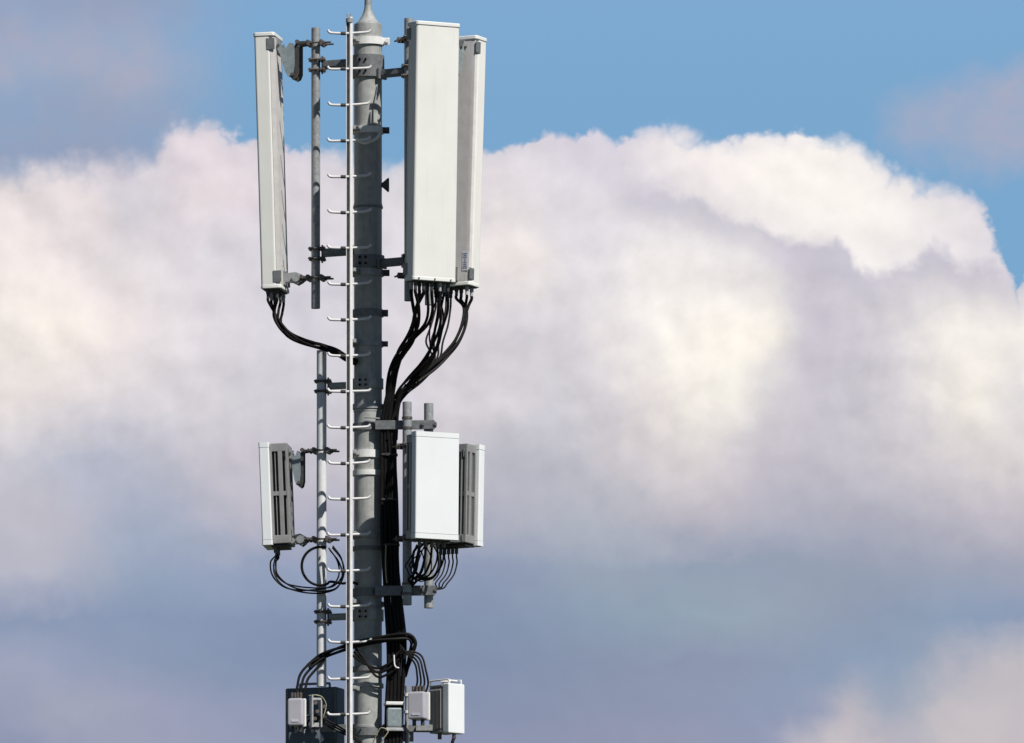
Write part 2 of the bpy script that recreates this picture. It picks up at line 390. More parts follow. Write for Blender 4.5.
# dark butterfly bolt at the right of the bare stretch
o = MB(); zc = zof(185)
o.prism([(RM - .01, -.01), (RM + .01, -.022), (RM + .05, -.058), (RM + .06, -.05), (RM + .06, .05), (RM + .05, .058), (RM + .01, .022), (RM - .01, .01)], lambda a, x, z: Vector((x, a, zc + z)), -.03, .03)
o.build('wing_bracket', M['bdark'], mast)
o = MB(); zc = zof(205)
o.ring(0, 0, zc - .03, zc - .012, RM, .008).build('weld_seam', M['collar'], mast)
# hooked tie below the second band
o = MB(); o.tube(spline([P(356, 139, -.15), P(364, 143, -.17), P(371, 141, -.17), P(377, 138, -.15), P(380, 133, -.13)]), .012, 8).build('tie_strap', M['bright'], mast)

# ------------------------------------------------------------------ upper and lower arms round the mast (each with its collar)
def collar_arm(name, label, py0, py1, ends, m=M['collar'], t=.02):
    """a clamp collar round the mast and flat arms that reach out to poles; ends = [(x, y, zpix0, zpix1)]"""
    z0, z1 = zof(py1), zof(py0)
    th = thing(name, label, 'clamp bracket', (0, 0, z0), 'clamp brackets round the mast')
    MB().ring(0, 0, z0, z1, RM, t).build('collar', m, th)
    e = MB()
    for s_ in (-1, 1):
        for zz in (z0 + (z1 - z0) * .25, z0 + (z1 - z0) * .75):
            e.tube([(-.07, -.135 * 1 - .012, zz), (-.07, -.09, zz)], .011, 6)
            e.tube([(-.02, -.15, zz), (-.02, -.12, zz)], .010, 6)
    e.build('bolt', M['bolt'], th)
    for (x, y, q0, q1) in ends:
        za, zb = P(368, q1, y).z, P(368, q0, y).z
        d = Vector((x, y, 0)); L = d.length; d.normalize()
        side = Vector((-d.y, d.x, 0)); rot = Matrix((d, side, Vector((0, 0, 1)))).transposed()
        a0 = RM + t - .01
        zc = (za + zb) / 2; h = zb - za
        ar = MB()
        ar.box(d * ((a0 + L) / 2) + Vector((0, 0, zc)), (L - a0, .05, h), rot, .003)
        ar.box(d * ((a0 + L) / 2) + Vector((0, 0, zc)), (L - a0 - .02, .066, h * .45), rot)
        arm = ar.build('arm', m, th)
        fl = MB().box(d * (a0 + .015) + Vector((0, 0, zc)), (.018, .12, h * 1.35), rot, .003)
        fl.build('flange', m, arm)
    return th

def pole_clamp(th, x, y, zc, d, m=M['bolt'], h=.07, r=.038, reach=.10, name='pole_clamp'):
    """saddle clamp on a pipe at (x,y): two jaws with bolts, pointing along unit vector d"""
    d = Vector(d).normalized(); side = Vector((-d.y, d.x, 0)); rot = Matrix((d, side, Vector((0, 0, 1)))).transposed()
    c = Vector((x, y, zc)); e = MB()
    for s_ in (-1, 1):
        e.box(c + d * s_ * (r + .004), (.012, 2 * r + .055, h * .5), rot, .003)
    for s2 in (-1, 1):
        q = c + side * s2 * (r + .017)
        e.tube([q - d * (r + .022), q + d * reach], .007, 8)
        e.tube([q + d * (r + .021), q + d * (r + .039)], .015, 6)
    e.ring(x, y, zc - h * .22, zc + h * .22, r, .006, 20)
    return e.build(name, m, th)

# positions of the mounting pipes (plan)
PL = (-.437, .22); PF = (.339, -.26); PR = (.512, .24)
def pipe(name, label, px_y, py0, py1, r, m, group='antenna mounting pipes'):
    x, y = px_y
    z1 = P(368 + x * 120, py0, y).z; z0 = P(368 + x * 120, py1, y).z
    th = thing(name, label, 'mounting pipe', (x, y, z0), group)
    n = 28; b = MB()
    prof = [(r * .86, z0 + .02), (r * .86, z0), (r, z0), (r, z1), (r * .86, z1), (r * .86, z1 - .02)]
    vs = [[b.bm.verts.new((x + math.cos(2*math.pi*j/n) * a, y + math.sin(2*math.pi*j/n) * a, z)) for a, z in prof] for j in range(n)]
    for j in range(n):
        for q in range(5):
            b.bm.faces.new((vs[j][q], vs[(j+1) % n][q], vs[(j+1) % n][q+1], vs[j][q+1]))
    b.build('tube', m, th)
    MB().lathe(x, y, [(z1 - .012, r * .87), (z1 - .008, r * .87)], n).build('end_plug', M['bdark'], th)
    return th
pUL = pipe('mounting_pipe', 'grey galvanised pipe beside the ladder holding the lone tall left antenna', PL, 28, 308.5, .037, M['galv'])
pUF = pipe('mounting_pipe', 'dark pipe against the mast side of the big front antenna', PF, 18.5, 301, .037, M['galv'])
pUR = pipe('mounting_pipe', 'pipe hidden behind the big front antenna, its end poking out among cables', PR, 30, 305, .037, M['galv'])
LL = (-.387, .155); LF = (.325, -.25); LR = (.505, -.135)
pLL = pipe('mounting_pipe', 'long white pipe left of the ladder holding the small left antenna', LL, 350.5, 686.5, .041, M['whitepole'])
pLF = pipe('mounting_pipe', 'dark grey pipe nearest the cable trunk behind the small front antenna', LF, 402, 605, .038, M['galv'])
pLR = pipe('mounting_pipe', 'pipe with stub top showing right of its twin above the small front antenna', LR, 403.5, 608, .039, M['galv'])

collar_arm('pole_bracket', 'dark collar near the mast top with an arm each side', 56, 78, [(-.37, .19, 61, 69.5), (PF[0] - .02, -.22, 67.5, 75.5)])
collar_arm('pole_bracket', 'dark collar and arms level with the feet of the tall antennas', 256, 268, [(-.37, .19, 249, 257), (PF[0] - .02, -.22, 257, 265)])
collar_arm('pole_bracket', 'blue grey collar just above the top of the cable trunk with left arm', 379, 389, [(-.32, .125, 383, 389.5)], M['mast'], .012)
collar_arm('pole_bracket', 'blue grey collar level with lower clamp of the long white pipe', 610, 621, [(-.32, .125, 614, 620.5)], M['mast'], .014)

for th, xy, pys, d in ((pUL, PL, (65, 254), (1, -.05, 0)), (pLL, LL, (386.5, 617), (1, -.05, 0)), (pUF, PF, (71, 261), (1, 0, 0))):
    for py in pys:
        for k in (-5, 5):
            pole_clamp(th, xy[0], xy[1], P(368 + xy[0] * 120, py + k * 1.0, xy[1]).z, d, M['bolt'], .05, .040, .085)
        x = xy[0] + .055; zc = P(368, py, xy[1]).z
        MB().box((x, xy[1], zc), (.016, .11, .14), bev=.003).build('clamp_plate', M['bolt'], th)

# bar that joins the two right pipes to the mast, upper and lower
def cross_bar(label, py0, py1, m, top=True):
    zc = zof((py0 + py1) / 2); h = (zof(py0) - zof(py1))
    th = thing('cross_bar', label, 'cross bar', (0, 0, zc), 'bars from the mast to the two right pipes')
    p0 = Vector((.06, -.165, zc)); p1 = Vector((.555, -.200, zc)); d = (p1 - p0); L = d.length; d.normalize()
    side = Vector((-d.y, d.x, 0)); rot = Matrix((d, side, Vector((0, 0, 1)))).transposed()
    MB().box((p0 + p1) / 2 + side * .0, (L, .03, h), rot, .004).build('bar', m, th)
    e = MB()
    e.ring(0, 0, zc - h * .4, zc + h * .4, RM, .012)
    e.build('collar', M['collar'], th)
    e = MB()
    for k, (x, y) in enumerate((LF, LR)):
        q = Vector((x, y, zc))
        if k == 0:
            for dz in (-.034, .05): e.ring(x, y, zc + dz - .010, zc + dz + .010, .038, .006, 24)
            continue
        for sgn in (-1, 1):
            e.tube([q + Vector((sgn * .052, -.09, 0)), q + Vector((sgn * .052, .07, 0))], .009, 8)
            e.tube([q + Vector((sgn * .052, -.085, 0)), q + Vector((sgn * .052, -.068, 0))], .017, 6)
        e.box(q + Vector((0, -.055, 0)), (.13, .012, .05), bev=.003)
    e.build('pipe_bolt', M['bolt'], th)
    return th
cb = cross_bar('upper grey bar bolted across the pipe tops above the small front antenna', 423, 432, M['collar'])  # darker steel on the bars puts the missing cable shade into their colour
cross_bar('lower grey bar joining the pipe ends under the small front antenna', 588, 598, M['collar'])
# flat straps above the upper bar
o = MB()
for dy, dz in ((0, 0), (.0, -.028)):
    o.tube([P(364, 417, -.14) + Vector((0, dy, dz)), P(379, 418.5, -.15) + Vector((0, dy, dz)), P(391, 420.5, -.14) + Vector((0, dy, dz))], .007, 6)
o.build('strap', M['galv'], cb)

# ------------------------------------------------------------------ tall panel antennas
def rrect(w, d, r, k=4, bulge=0.0):
    pts = []
    for (cx, cy, a0) in ((w/2 - r, d/2 - r, 0), (-w/2 + r, d/2 - r, 90), (-w/2 + r, -d/2 + r, 180), (w/2 - r, -d/2 + r, 270)):
        for j in range(k + 1):
            a = R(a0 + 90 * j / k); y = cy + r * math.sin(a)
            pts.append((cx + r * math.cos(a), y))
    return pts
def pipe_bracket(th, f, w, c, b_back, pipe_xy, kind, plate_h=.12, ku=1.0, sp=.055):
    """bracket between the back of an antenna (local b_back, height c) and its pipe"""
    att = f(0, b_back, c); pz = att.z
    pv = Vector((pipe_xy[0], pipe_xy[1], pz)); d = pv - att; d.z = 0; L = d.length; dn = d.normalized()
    side = Vector((-dn.y, dn.x, 0)); fr = lambda a, u, z: att + dn * (u - 100 if u > 50 else u * ku) + side * a + Vector((0, 0, z))
    e = MB()
    e.box(f(0, b_back - .006, c), (w * .45, .014, plate_h), f.rot, .002)
    pl = e.build('mounting_plate', M['chassis'], th)
    for s_ in (-1, 1):
        e = MB(); e.box(f(s_ * (w / 2 + .001), b_back + .03, c), (.008, .07, plate_h * .8), f.rot, .002)
        e.build('bracket_ear', M['collar'], th)
    if kind == 'tilt':
        for s_ in (-1, 1):
            a = MB(); q = s_ * sp
            a.prism([(.0, .03), (.03, .035), (.055, -.02), (.08, -.035), (.115, .02), (.155, .01), (.16, -.16), (.15, -.23), (.125, -.275), (.10, -.265), (.075, -.22), (.03, -.06), (.0, -.02)], fr, q - .004, q + .004)
            a.build('tilt_arm', M['brack'], th)
        for s_ in (-1, 1):
            a = MB(); q = s_ * (sp - .015)
            a.prism([(.172, .030), (L + 99.94, .030), (L + 99.94, .014), (.193, .006), (.193, -.235), (.178, -.275), (.15, -.29), (.125, -.275), (.13, -.2), (.15, -.02)], fr, q - .004, q + .004)
            a.build('tilt_arm', M['bdark'], th)
        p = MB()
        p.tube([fr(-sp - .02, .14, -.25), fr(sp + .02, .14, -.25)], .014, 8)
        p.tube([fr(-sp - .02, .02, .0), fr(sp + .02, .02, .0)], .012, 8)
        p.tube([fr(-sp - .01, .18, .025), fr(sp + .01, .18, .025)], .018, 8)
        p.build('pivot_bolt', M['bolt'], th)
        zz = .02
    else:
        a = MB()
        for s_ in (-1, 1):
            a.prism([(.0, .04), (.05, .045), (.10, .05), (.155, .028), (.155, -.03), (.11, -.055), (.06, -.03), (.0, -.03)], fr, s_ * .045 - .005, s_ * .045 + .005)
        a.tube([fr(-.07, .105, 0), fr(.07, .105, 0)], .034, 12)
        a.build('hinge', M['galv'], th)
        a = MB(); a.tube([fr(0, .10, 0), fr(0, L + 99.955, 0)], .016, 8)
        a.tube([fr(-.06, .15, 0), fr(.06, .15, 0)], .024, 8)
        a.build('hinge_pin', M['bdark'], th); zz = 0
    cl = MB(); cc = Vector((pipe_xy[0], pipe_xy[1], pz + zz)); r = .042
    rot = Matrix((dn, side, Vector((0, 0, 1)))).transposed()
    for s_ in (-1, 1):
        cl.box(cc + dn * s_ * (r + .014), (.026, .15, .05), rot, .006)
        q = cc + side * s_ * .06
        cl.tube([q - dn * .14, q + dn * .14], .008, 8)
        for t in (-.075, .075, -.10):
            cl.tube([q + dn * (t - .008), q + dn * (t + .008)], .016, 6)
    cl.build('pipe_clamp', M['bolt'], th)

def tall_antenna(label, cx, cy, py_top, py_bot, azd, tilt, pxy, nconn, sticker):
    W, D = .406, .17
    ptop = P(368 + cx * 120, py_top, cy - 0.0); pbot = P(368 + cx * 120, py_bot, cy)
    c = Vector((cx, cy, (ptop.z + pbot.z) / 2)); Lh = (ptop.z - pbot.z)
    f = frame(c, azd, tilt)
    th = thing('panel_antenna', label, 'antenna', c, 'tall sector antennas at the mast top')
    H = Lh / 2
    b = MB()
    b.loft(rrect(W, D - .034, .022), lambda a, bb, cc: f(a, bb + .017, cc), -H + .03, H - .03)
    b.build('radome', M['radome'], th)
    b = MB(); b.loft([(-W/2 + .006, -D/2 + .036), (-W/2 + .012, -D/2 + .006), (-W/2 + .05, -D/2), (W/2 - .05, -D/2), (W/2 - .012, -D/2 + .006), (W/2 - .006, -D/2 + .036)], f, -H + .034, H - .034)
    b.build('back_plate', M['backal'], th)
    for s_, nm in ((1, 'end_cap'), (-1, 'end_cap')):
        b = MB()
        pts = rrect(W + .012, D + .012, .026)
        z0, z1 = (H - .034, H) if s_ > 0 else (-H, -H + .034)
        if s_ < 0: pts = rrect(W + .003, D + .003, .024)
        b.loft(pts, f, z0, z1)
        cp = b.build(nm, M['cap'] if s_ > 0 else M['cap'], th)
        bmo = bpy.data.objects[cp.name]
        md = bmo.modifiers.new('bevel', 'BEVEL'); md.width = .006; md.segments = 2; md.limit_method = 'ANGLE'
    for a in (-.15, 0.0, .15):
        for zc_ in (-H + .017, ):
            MB().tube([f(a, D/2 - .002, zc_), f(a, D/2 + .008, zc_)], .007, 8).build('cap_screw', M['bolt'], th)
    # underside connector field
    b = MB(); b.loft(rrect(W - .03, D - .03, .015), f, -H - .006, -H + .002); b.build('connector_panel', M['dark'], th)
    ends = []
    for i in range(nconn):
        a = -W/2 + .05 + (W - .10) * (i % ((nconn + 1) // 2)) / max(1, (nconn + 1) // 2 - 1); bb = -.04 if i < (nconn + 1) // 2 else .035
        k = MB(); k.tube([f(a, bb, -H - .004), f(a, bb, -H - .04)], .017, 10); k.tube([f(a, bb, -H - .04), f(a, bb, -H - .075)], .0135, 10)
        k.build('connector', M['bdark'] if i % 4 else M['tape'], th)
        ends.append(f(a, bb, -H - .07))
    if sticker is not None:
        a, bb, cc, w, h, fa = sticker
        b = MB()
        if fa == 'side': b.box(f(a, bb, cc), (.003, w, h), f.rot)
        else: b.box(f(a, bb, cc), (w, .003, h), f.rot)
        st = b.build('sticker', M['label'], th)
        b = MB()
        for k in range(9):
            ww = w * (.5 + .4 * random.random()) if k not in (3, 4) else w * .3; zc = cc + h * (.40 - .095 * k)
            if fa == 'side': b.box(f(a - .002, bb, zc), (.002, ww, h * .035), f.rot)
            else: b.box(f(a, bb - .002, zc), (ww, .002, h * .035), f.rot)
        b.build('print', M['ink'], st)
    pipe_bracket(th, f, W, H - .10, -D/2, pxy, 'tilt', sp=.10)
    pipe_bracket(th, f, W, -H + .10, -D/2, pxy, 'fixed')
    return th, f, ends, H
A1 = tall_antenna('tall pale antenna alone left of the ladder facing left', -.806, .29, 35.5, 291.5, -100, 1.7, PL, 6, (.10, -.0865, -.83, .035, .10, 'back'))
A2 = tall_antenna('tall off white antenna showing its broad sunlit front right of the mast', .530, -.65, 23.5, 281.5, 28, 1.9, PF, 10, None)
A3 = tall_antenna('tall antenna half hidden behind the broad front one, grey back towards us', .752, .60, 37.5, 289, 148, 3.2, PR, 8, (-.155, -.0865, -.86, .055, .16, 'back'))

# ------------------------------------------------------------------ short panel antennas
def short_antenna(label, cx, cy, py_top, py_bot, azd, tilt, pxy, nconn, ca=None):
    W, D = .405, .238; BW = .345
    ptop = P(368 + cx * 120, py_top, cy); pbot = P(368 + cx * 120, py_bot, cy)
    c = Vector((cx, cy, (ptop.z + pbot.z) / 2)); H = (ptop.z - pbot.z) / 2
    f = frame(c, azd, tilt)
    th = thing('short_antenna', label, 'antenna', c, 'short active antennas at mid mast')
    front = D / 2
    b = MB(); b.loft(rrect(W, .085, .012), lambda a, bb, cc: f(a, bb + front - .0425, cc), -H + .045, H - .045)
    b.build('radome', M['radome2'], th)
    for s_ in (-1, 1):
        b = MB(); z0, z1 = (H - .042, H) if s_ > 0 else (-H, -H + .042)
        b.loft(rrect(W + .004, .088, .013), lambda a, bb, cc: f(a, bb + front - .0425, cc), z0, z1)
        b.build('end_cap', M['radome2'], th)
    b = MB(); b.loft(rrect(BW - .09, D - .13, .01), lambda a, bb, cc: f(a, bb - .035, cc), -H + .05, H - .05)
    b.build('core', M['dark'], th)
    # housing: top and bottom blocks joined by posts, with cooling gaps between
    back = -D / 2
    for s_ in (-1, 1):
        b = MB(); b.box(f(0, (front - .086 + back) / 2, s_ * (H - .045)), (BW, D - .088, .07), f.rot, .008)
        b.build('housing_block', M['chassis'], th)
    L2 = 2 * H - .15
    b = MB()
    for s_ in (-1, 1):
        b.box(f(s_ * (BW/2 - .012), .024, 0), (.022, .018, L2), f.rot)
        b.box(f(s_ * (BW/2 - .016), -.010, 0), (.010, .006, L2), f.rot)
        b.box(f(s_ * (BW/2 - .012), -.052, 0), (.022, .036, L2), f.rot, .004)
        b.box(f(s_ * (BW/2 - .012), back + .011, 0), (.022, .020, L2), f.rot, .003)
        b.box(f(s_ * (BW/2 - .014), -.04, -.0), (.018, .13, .035), f.rot)
    b.build('side_rail', M['chassis'], th)
    b = MB()
    for k in range(6):
        a = -BW/2 + .055 + (BW - .11) * k / 5
        b.box(f(a, back + .030, 0), (.009, .056, L2), f.rot)
    b.box(f(0, back + .03, 0), (BW - .05, .03, .04), f.rot)
    b.build('cooling_fins', M['chassis'], th)
    b = MB(); b.box(f(0, -.02, -H - .006), (BW - .04, D - .10, .014), f.rot); b.build('connector_panel', M['dark'], th)
    ends = []
    for i in range(nconn):
        a = -BW/2 + .06 + (BW - .12) * i / max(1, nconn - 1) if ca is None else ca[0] + (ca[1] - ca[0]) * i / (nconn - 1)
        k = MB(); k.tube([f(a, .02, -H - .01), f(a, .02, -H - .06)], .015, 10)
        k.build('connector', M['bolt'], th); ends.append(f(a, .02, -H - .055))
    pipe_bracket(th, f, BW * .8, H - .085, back, pxy, 'tilt', .09, .64)
    pipe_bracket(th, f, BW * .8, -H + .05, back, pxy, 'fixed', .06, .7)
    return th, f, ends, H
A4 = short_antenna('short box antenna left of the white pipe showing grey slotted side', -.757, .215, 444.5, 547, -96, 2.2, LL, 4)
A5 = short_antenna('short antenna with plain bright white face right of the cable trunk', .521, -.60, 433.5, 540, 27, 1.0, LF, 5)
A6 = short_antenna('short antenna behind the white faced one, dark finned back showing', .736, .26, 445, 546.5, 148, 2.0, LR, 5, (.0, .155))

# ------------------------------------------------------------------ ladder
LY = -.235; lx = (349.4 - 368) / 120
lad = thing('climbing_rail', 'slim white climbing rail with hooked pegs running up the mast', 'ladder', (lx, LY, 0))
ztop = P(349.4, 17, LY).z
rz = Matrix.Rotation(R(24), 3, 'Z')
b = MB(); b.box((lx + .011, LY, ztop / 2), (.026, .030, ztop), rz, .004); b.build('rail', M['rail'], lad)
b = MB(); b.box((lx - .011, LY + .012, ztop / 2), (.022, .014, ztop - .01)); b.build('rail_slot', M['dark'], lad)
b = MB(); b.box((lx - .0245, LY + .004, ztop / 2), (.005, .024, ztop - .004)); b.build('rail_lip', M['rail'], lad)
b = MB(); b.tube([(lx, LY, ztop - .045), (lx, LY, ztop - .012)], .030, 12)
for s_ in (-1, 1): b.box((lx + s_ * .015, LY, ztop + .006), (.015, .022, .05), bev=.004)
b.build('end_fitting', M['galv'], lad)
for k in range(22):
    py = 33.2 + 35.85 * k
    zz = P(349.4, py, LY).z + jit_(.002)
    xl, xr = (328.2 - 368) / 120 + jit_(.004), (370.5 - 368) / 120 + jit_(.006)
    tl, tr, yr = jit_(.006), jit_(.006), jit_(.008)
    b = MB()
    b.tube(spline([(xl - .002, LY - yr, zz + .024 + tl), (xl + .010, LY - yr, zz + .007 + tl), (xl + .035, LY - yr, zz + tl * .7), (lx - .04, LY, zz - .001), (lx, LY, zz), (lx + .04, LY + .003, zz + .003), (xr - .04, LY + .008 + yr, zz + .010 + tr * .7), (xr - .012, LY + .010 + yr, zz + .017 + tr), (xr + .004, LY + .011 + yr, zz + .034 + tr)], 5), .0108, 10)
    rg = b.build('rung', M['rail'], lad)
    MB().tube([(lx - .072, LY, zz), (lx - .030, LY, zz - .001)], .0150, 10).build('collar', M['bdark'], rg)  # dark sleeve stands in for the rail's shadow on the peg
# stand-offs that hold the rail to the mast
for py in (41.5, 131, 273, 344, 454.5, 536, 604, 690):
    z = zof(py)
    e = MB(); e.box(((lx - .02) / 2 - .03, (LY - .08) / 2, z), (.045, .12, .035), Matrix.Rotation(R(-30), 3, 'Z'), .003)
    e.box((-.125, -.13, z), (.03, .20, .03), Matrix.Rotation(R(8), 3, 'Z'), .003)
    e.build('stand_off', M['galv'], lad)

# ------------------------------------------------------------------ cables
def cable(pts, r, label, group, m='cable', name='cable', k=8, n=8):
    pts = [P(*p) if isinstance(p, tuple) else p for p in pts]
    o = MB().tube(spline(pts, k), r, n).build(name, M[m], org=pts[0])
    return tag(o, label, 'cable', group)
def jit(a): return random.uniform(-a, a)
def pix(v):
    d = Vector(v) - CAM; w = d.dot(FW)
    return 368 + FPX * d.x / w, 371.5 - FPX * d.dot(UP) / w
def rope(starts, path, r, rb, label, group, turns=.7, wander=.35, conv=(.55, .15)):
    """cables that start apart, close up into a loose rope along path and run on together"""
    path = [P(*p) if isinstance(p, tuple) else p for p in path]; n = len(starts)
    ph0 = random.uniform(0, 6)
    for i, e in enumerate(starts):
        ph = ph0 + 2 * math.pi * i / n; rr = rb * random.uniform(.7, 1.15) if n > 3 or i else rb * .3
        pts = [e, e - Vector((0, 0, .03))]
        for k, p in enumerate(path):
            t = (path[min(k + 1, len(path) - 1)] - path[max(k - 1, 0)]).normalized()
            a = t.cross(Vector((0, 1, 0))).normalized(); b_ = t.cross(a)
            an = ph + turns * k + random.uniform(-wander, wander)
            open_ = 1.0
            if k < len(conv): p = p + Vector((e.x - p.x, e.y - p.y, 0)) * conv[k]
            pts.append(p + a * math.cos(an) * rr * open_ + b_ * math.sin(an) * rr * open_)
        cable(pts, r * random.uniform(.93, 1.07), label, group)
# left antenna tails: sweep down and right to the mast behind the rail
rope(A1[2], [(277, 313, .24), (280, 323, .13), (289, 335, .10), (303, 342, .06), (320, 346.5, .0), (334, 351, -.04), (345, 357, -.08), (357, 362, -.11)], .0115, .021,
     'black tail cable in the bundle curving from the tall left antenna to the mast', 'tail cables of the tall left antenna')
labf = 'black tail cable hanging from the broad tall front antenna into the trunk'
gf = 'tail cables of the tall front antenna'
E = sorted(A2[2], key=lambda v: v.x)
rope(E[:4], [(414, 309, -.52), (414, 326, -.46), (410, 340, -.38), (401, 354, -.28), (394, 370, -.21), (391, 388, -.17), (389, 410, -.145), (388, 440, -.14)], .0150, .030, labf, gf)
rope(E[4:6], [(430, 312, -.52), (425, 324, -.46), (415, 336, -.40), (407, 347, -.31), (397, 362, -.24), (393, 382, -.18), (391, 415, -.14)], .0125, .015, labf, gf)
rope(E[6:], [(441, 311, -.52), (438, 328, -.45), (434, 347, -.36), (424, 364, -.28), (409, 381, -.2), (399, 392, -.17), (393, 412, -.14), (391, 440, -.13)], .0110, .026, labf, gf, wander=.8)
for i in range(3):
    e = E[5 + i] + Vector((.02, .05, .02))
    cable([e, (443 - i * 5.5, 312, -.35), (440 - i * 5.6 + jit(1), 335, -.3), (437 - i * 3.5, 350 + jit(3), -.25), (429 - i * 2, 366, -.2), (414, 383 - i, -.17), (400, 396, -.15), (394, 418, -.13)], .0075, 'thin black lead between the broad front antenna and the trunk', 'thin leads under the tall right antennas')
labr = 'black tail cable sweeping from the tall rear antenna down to the trunk'
gr_ = 'tail cables of the tall rear antenna'
E = sorted(A3[2], key=lambda v: -v.x)
rope(E[:4], [(468, 308, .52), (464, 324, .40), (457, 341, .28), (446, 355, .16), (433, 368, .06), (418, 381, -.03), (404, 393, -.08), (396, 408, -.10), (394, 440, -.11)], .0128, .022, labr, gr_)
for i, e in enumerate(E[4:]):
    q = pix(e)[0]
    cable([e, e - Vector((0, 0, .045)), (q - .5, 310, .5), (q - 3 - i * .6, 326, .38), (q - 8 - i * .3 + jit(1), 342, .26), (440 - i * 2.5, 357, .15), (430 - i * 1.5, 369, .05), (416, 382, -.03), (403, 393.5, -.08), (396, 406, -.10), (394, 430, -.11)], .0085, labr, gr_)
# trunk down the mast
labt = 'thick black feeder running in the cable trunk down the right of the mast'
for row in range(2):
    for j in range(5):
        u = j / 4; Yb = -.155 + row * .05
        top = [(391.5 + u * 2 + jit(.6), 376, -.20), (388 + u * 4, 392, -.18)] if j < 3 else [(410 - (u < .9) * 3, 387 - row * 2, -.14), (399 + jit(1), 398, -.14)]
        w = lambda: jit(.9)
        cable(top + [(382.2 + u * 12.5 + w(), 425, Yb), (382.6 + u * 12.8 + w(), 462, Yb), (382.4 + u * 13.5 + w(), 500, Yb), (383 + u * 14 + w(), 535, Yb), (384.5 + u * 13.5 + w(), 565, Yb), (386 + u * 14 + w(), 600, Yb), (388.5 + u * 15.5 + w(), 640, Yb), (388 + u * 15 + w(), 670, Yb), (387 + u * 15, 700, Yb), (386 + u * 15, 740, Yb), P(386 + u * 13, 780, Yb), P(386 + u * 13, 1000, Yb), Vector((.16 + u * .12, Yb, .3))], .0170, labt, 'feeder cables of the trunk', n=10)
# small left antenna leads and the coil round the white pipe
labs = 'thin black lead drooping from the short left antenna to the white pipe'
rope(A4[2], [(270.5, 562, .14), (275, 574, .12), (284, 584, .09), (297, 589, .06), (311, 590.5, .02), (325, 590, -.02), (336, 586, -.05), (342, 574, -.06), (340, 560, -.04), (331, 548, .03)], .0066, .022, labs, 'leads of the short left antenna', .5)
coil = []
for t in range(0, 17):
    a = R(95 + t * 13.2)
    coil.append(P(320.5 + math.cos(a) * (19.5 - t * .12), 566.5 - math.sin(a) * (19.5 - t * .05), .02 - .003 * t))
coil += [P(343, 583.5, -.07), P(350, 582, -.10), P(358, 584, -.13)]
cable([P(326, 547, .06)] + coil, .0115, 'coiled black lead looped round the white pipe', None, name='cable_coil', k=3)
# leads below the two short right antennas
labq = 'thin black lead hanging under the short right antennas and curling back'
for i, e in enumerate(A5[2]):
    q, qy = pix(e)
    cable([e, e - Vector((0, 0, .03)), (q - 1.5, 560 + i, -.52), (q - 4 - i * 1.5, 572 + i, -.45), (q - 11 - i * 2.2, 580 + jit(2), -.36), (413 + i, 585 - i, -.27), (404, 590, -.2), (397, 602, -.17)], .0100 if i < 3 else .0078, 'black lead looping under the white faced short antenna', 'leads of the short front antenna')
for i, e in enumerate(A6[2]):
    q, qy = pix(e)
    cable([e, e - Vector((0, 0, .03)), (q + .5, 563, .24), (q - 2.5, 574 + jit(1), .16), (q - 9, 583, .08), (q * .5 + 213, 588.5 + jit(1), .0), (418, 590, -.08), (402, 602, -.14)], .0066, 'thin lead under the short rear antenna with the dark fins', 'leads of the short rear antenna')
loop = []
for t in range(0, 28):
    a = R(150 + t * 13)
    loop.append(P(427 + math.cos(a) * (14.5 - t * .15), 560.5 - math.sin(a) * (20 - t * .1), -.46 + .008 * t))
cable([P(421, 543, -.50)] + loop + [P(410, 590, -.16)], .0115, 'coiled black lead hanging below the white faced short antenna', None, name='cable_coil', k=3)
for i in range(2):
    a0 = random.uniform(0, 2)
    pts = [P(415 + i * 6 + math.cos(R(160 + t * 24) + a0 * .2) * (9 + i * 1.5), 563 + i + jit(1) - math.sin(R(160 + t * 24) + a0 * .2) * (15 + i * 1.8), -.42 + i * .10 + .006 * t) for t in range(12)]
    cable([P(419 + i * 8, 545, -.44 + i * .10)] + pts + [P(408, 592, -.2)], .0052, 'fine black strand tangled under the short right antennas', 'fine strands under the short right antennas', k=4, n=6)
# bundle from the trunk left to the radio box
labb = 'black cable arching from the trunk across the mast to the left radio unit'
rope([P(404 + i * .6, 672, -.13) for i in range(4)], [(412, 652, -.17), (413.5, 642, -.19), (408, 636, -.21), (394, 637, -.225), (375, 640, -.215), (358, 643.5, -.19), (338, 650, -.15), (322, 657, -.14), (309, 667, -.16)], .0118, .021, labb, 'cables arching to the left radio unit', .45, .6, ())
for i in range(3):
    cable([(324 + i * .5, 656 + i * 1.4, -.14), (311 + i * 2.4, 662.5 + i * 3.4, -.155), (300.5 + i * 3.7, 674 + i * 2.5, -.19), (297 + i * 4.2, 688, -.22), (293.5 + i * 3.6, 702, -.235)], .0112, 'black cable end dropping onto the small left box below the arch', 'cable ends on the small left box')
labc = 'black jumper curving from the trunk to the small right radio box'
for i in range(4):
    cable([(400, 645 + i * 3, -.20), (408 + i, 655 - i * 1.2, -.22), (415 + i * 2.2, 664 - i * 2.6, -.23 + .01 * i), (417 + i * 3.0, 674 - i, -.23), (417 + i * 3.7, 684, -.22), (412.5 + i * 4, 695, -.235)], .0085, labc, 'jumpers of the right radio box')
for i in range(3):
    cable([(352 + i * 2, 655 - i * 3, -.17), (362, 662 - i * 3, -.20), (376, 668 + i * 4, -.20), (388, 664 + i * 5, -.21), (399, 652 + i * 7, -.20)], .0110, 'black cable sagging across the mast above the radio units', 'cables sagging across the mast foot')
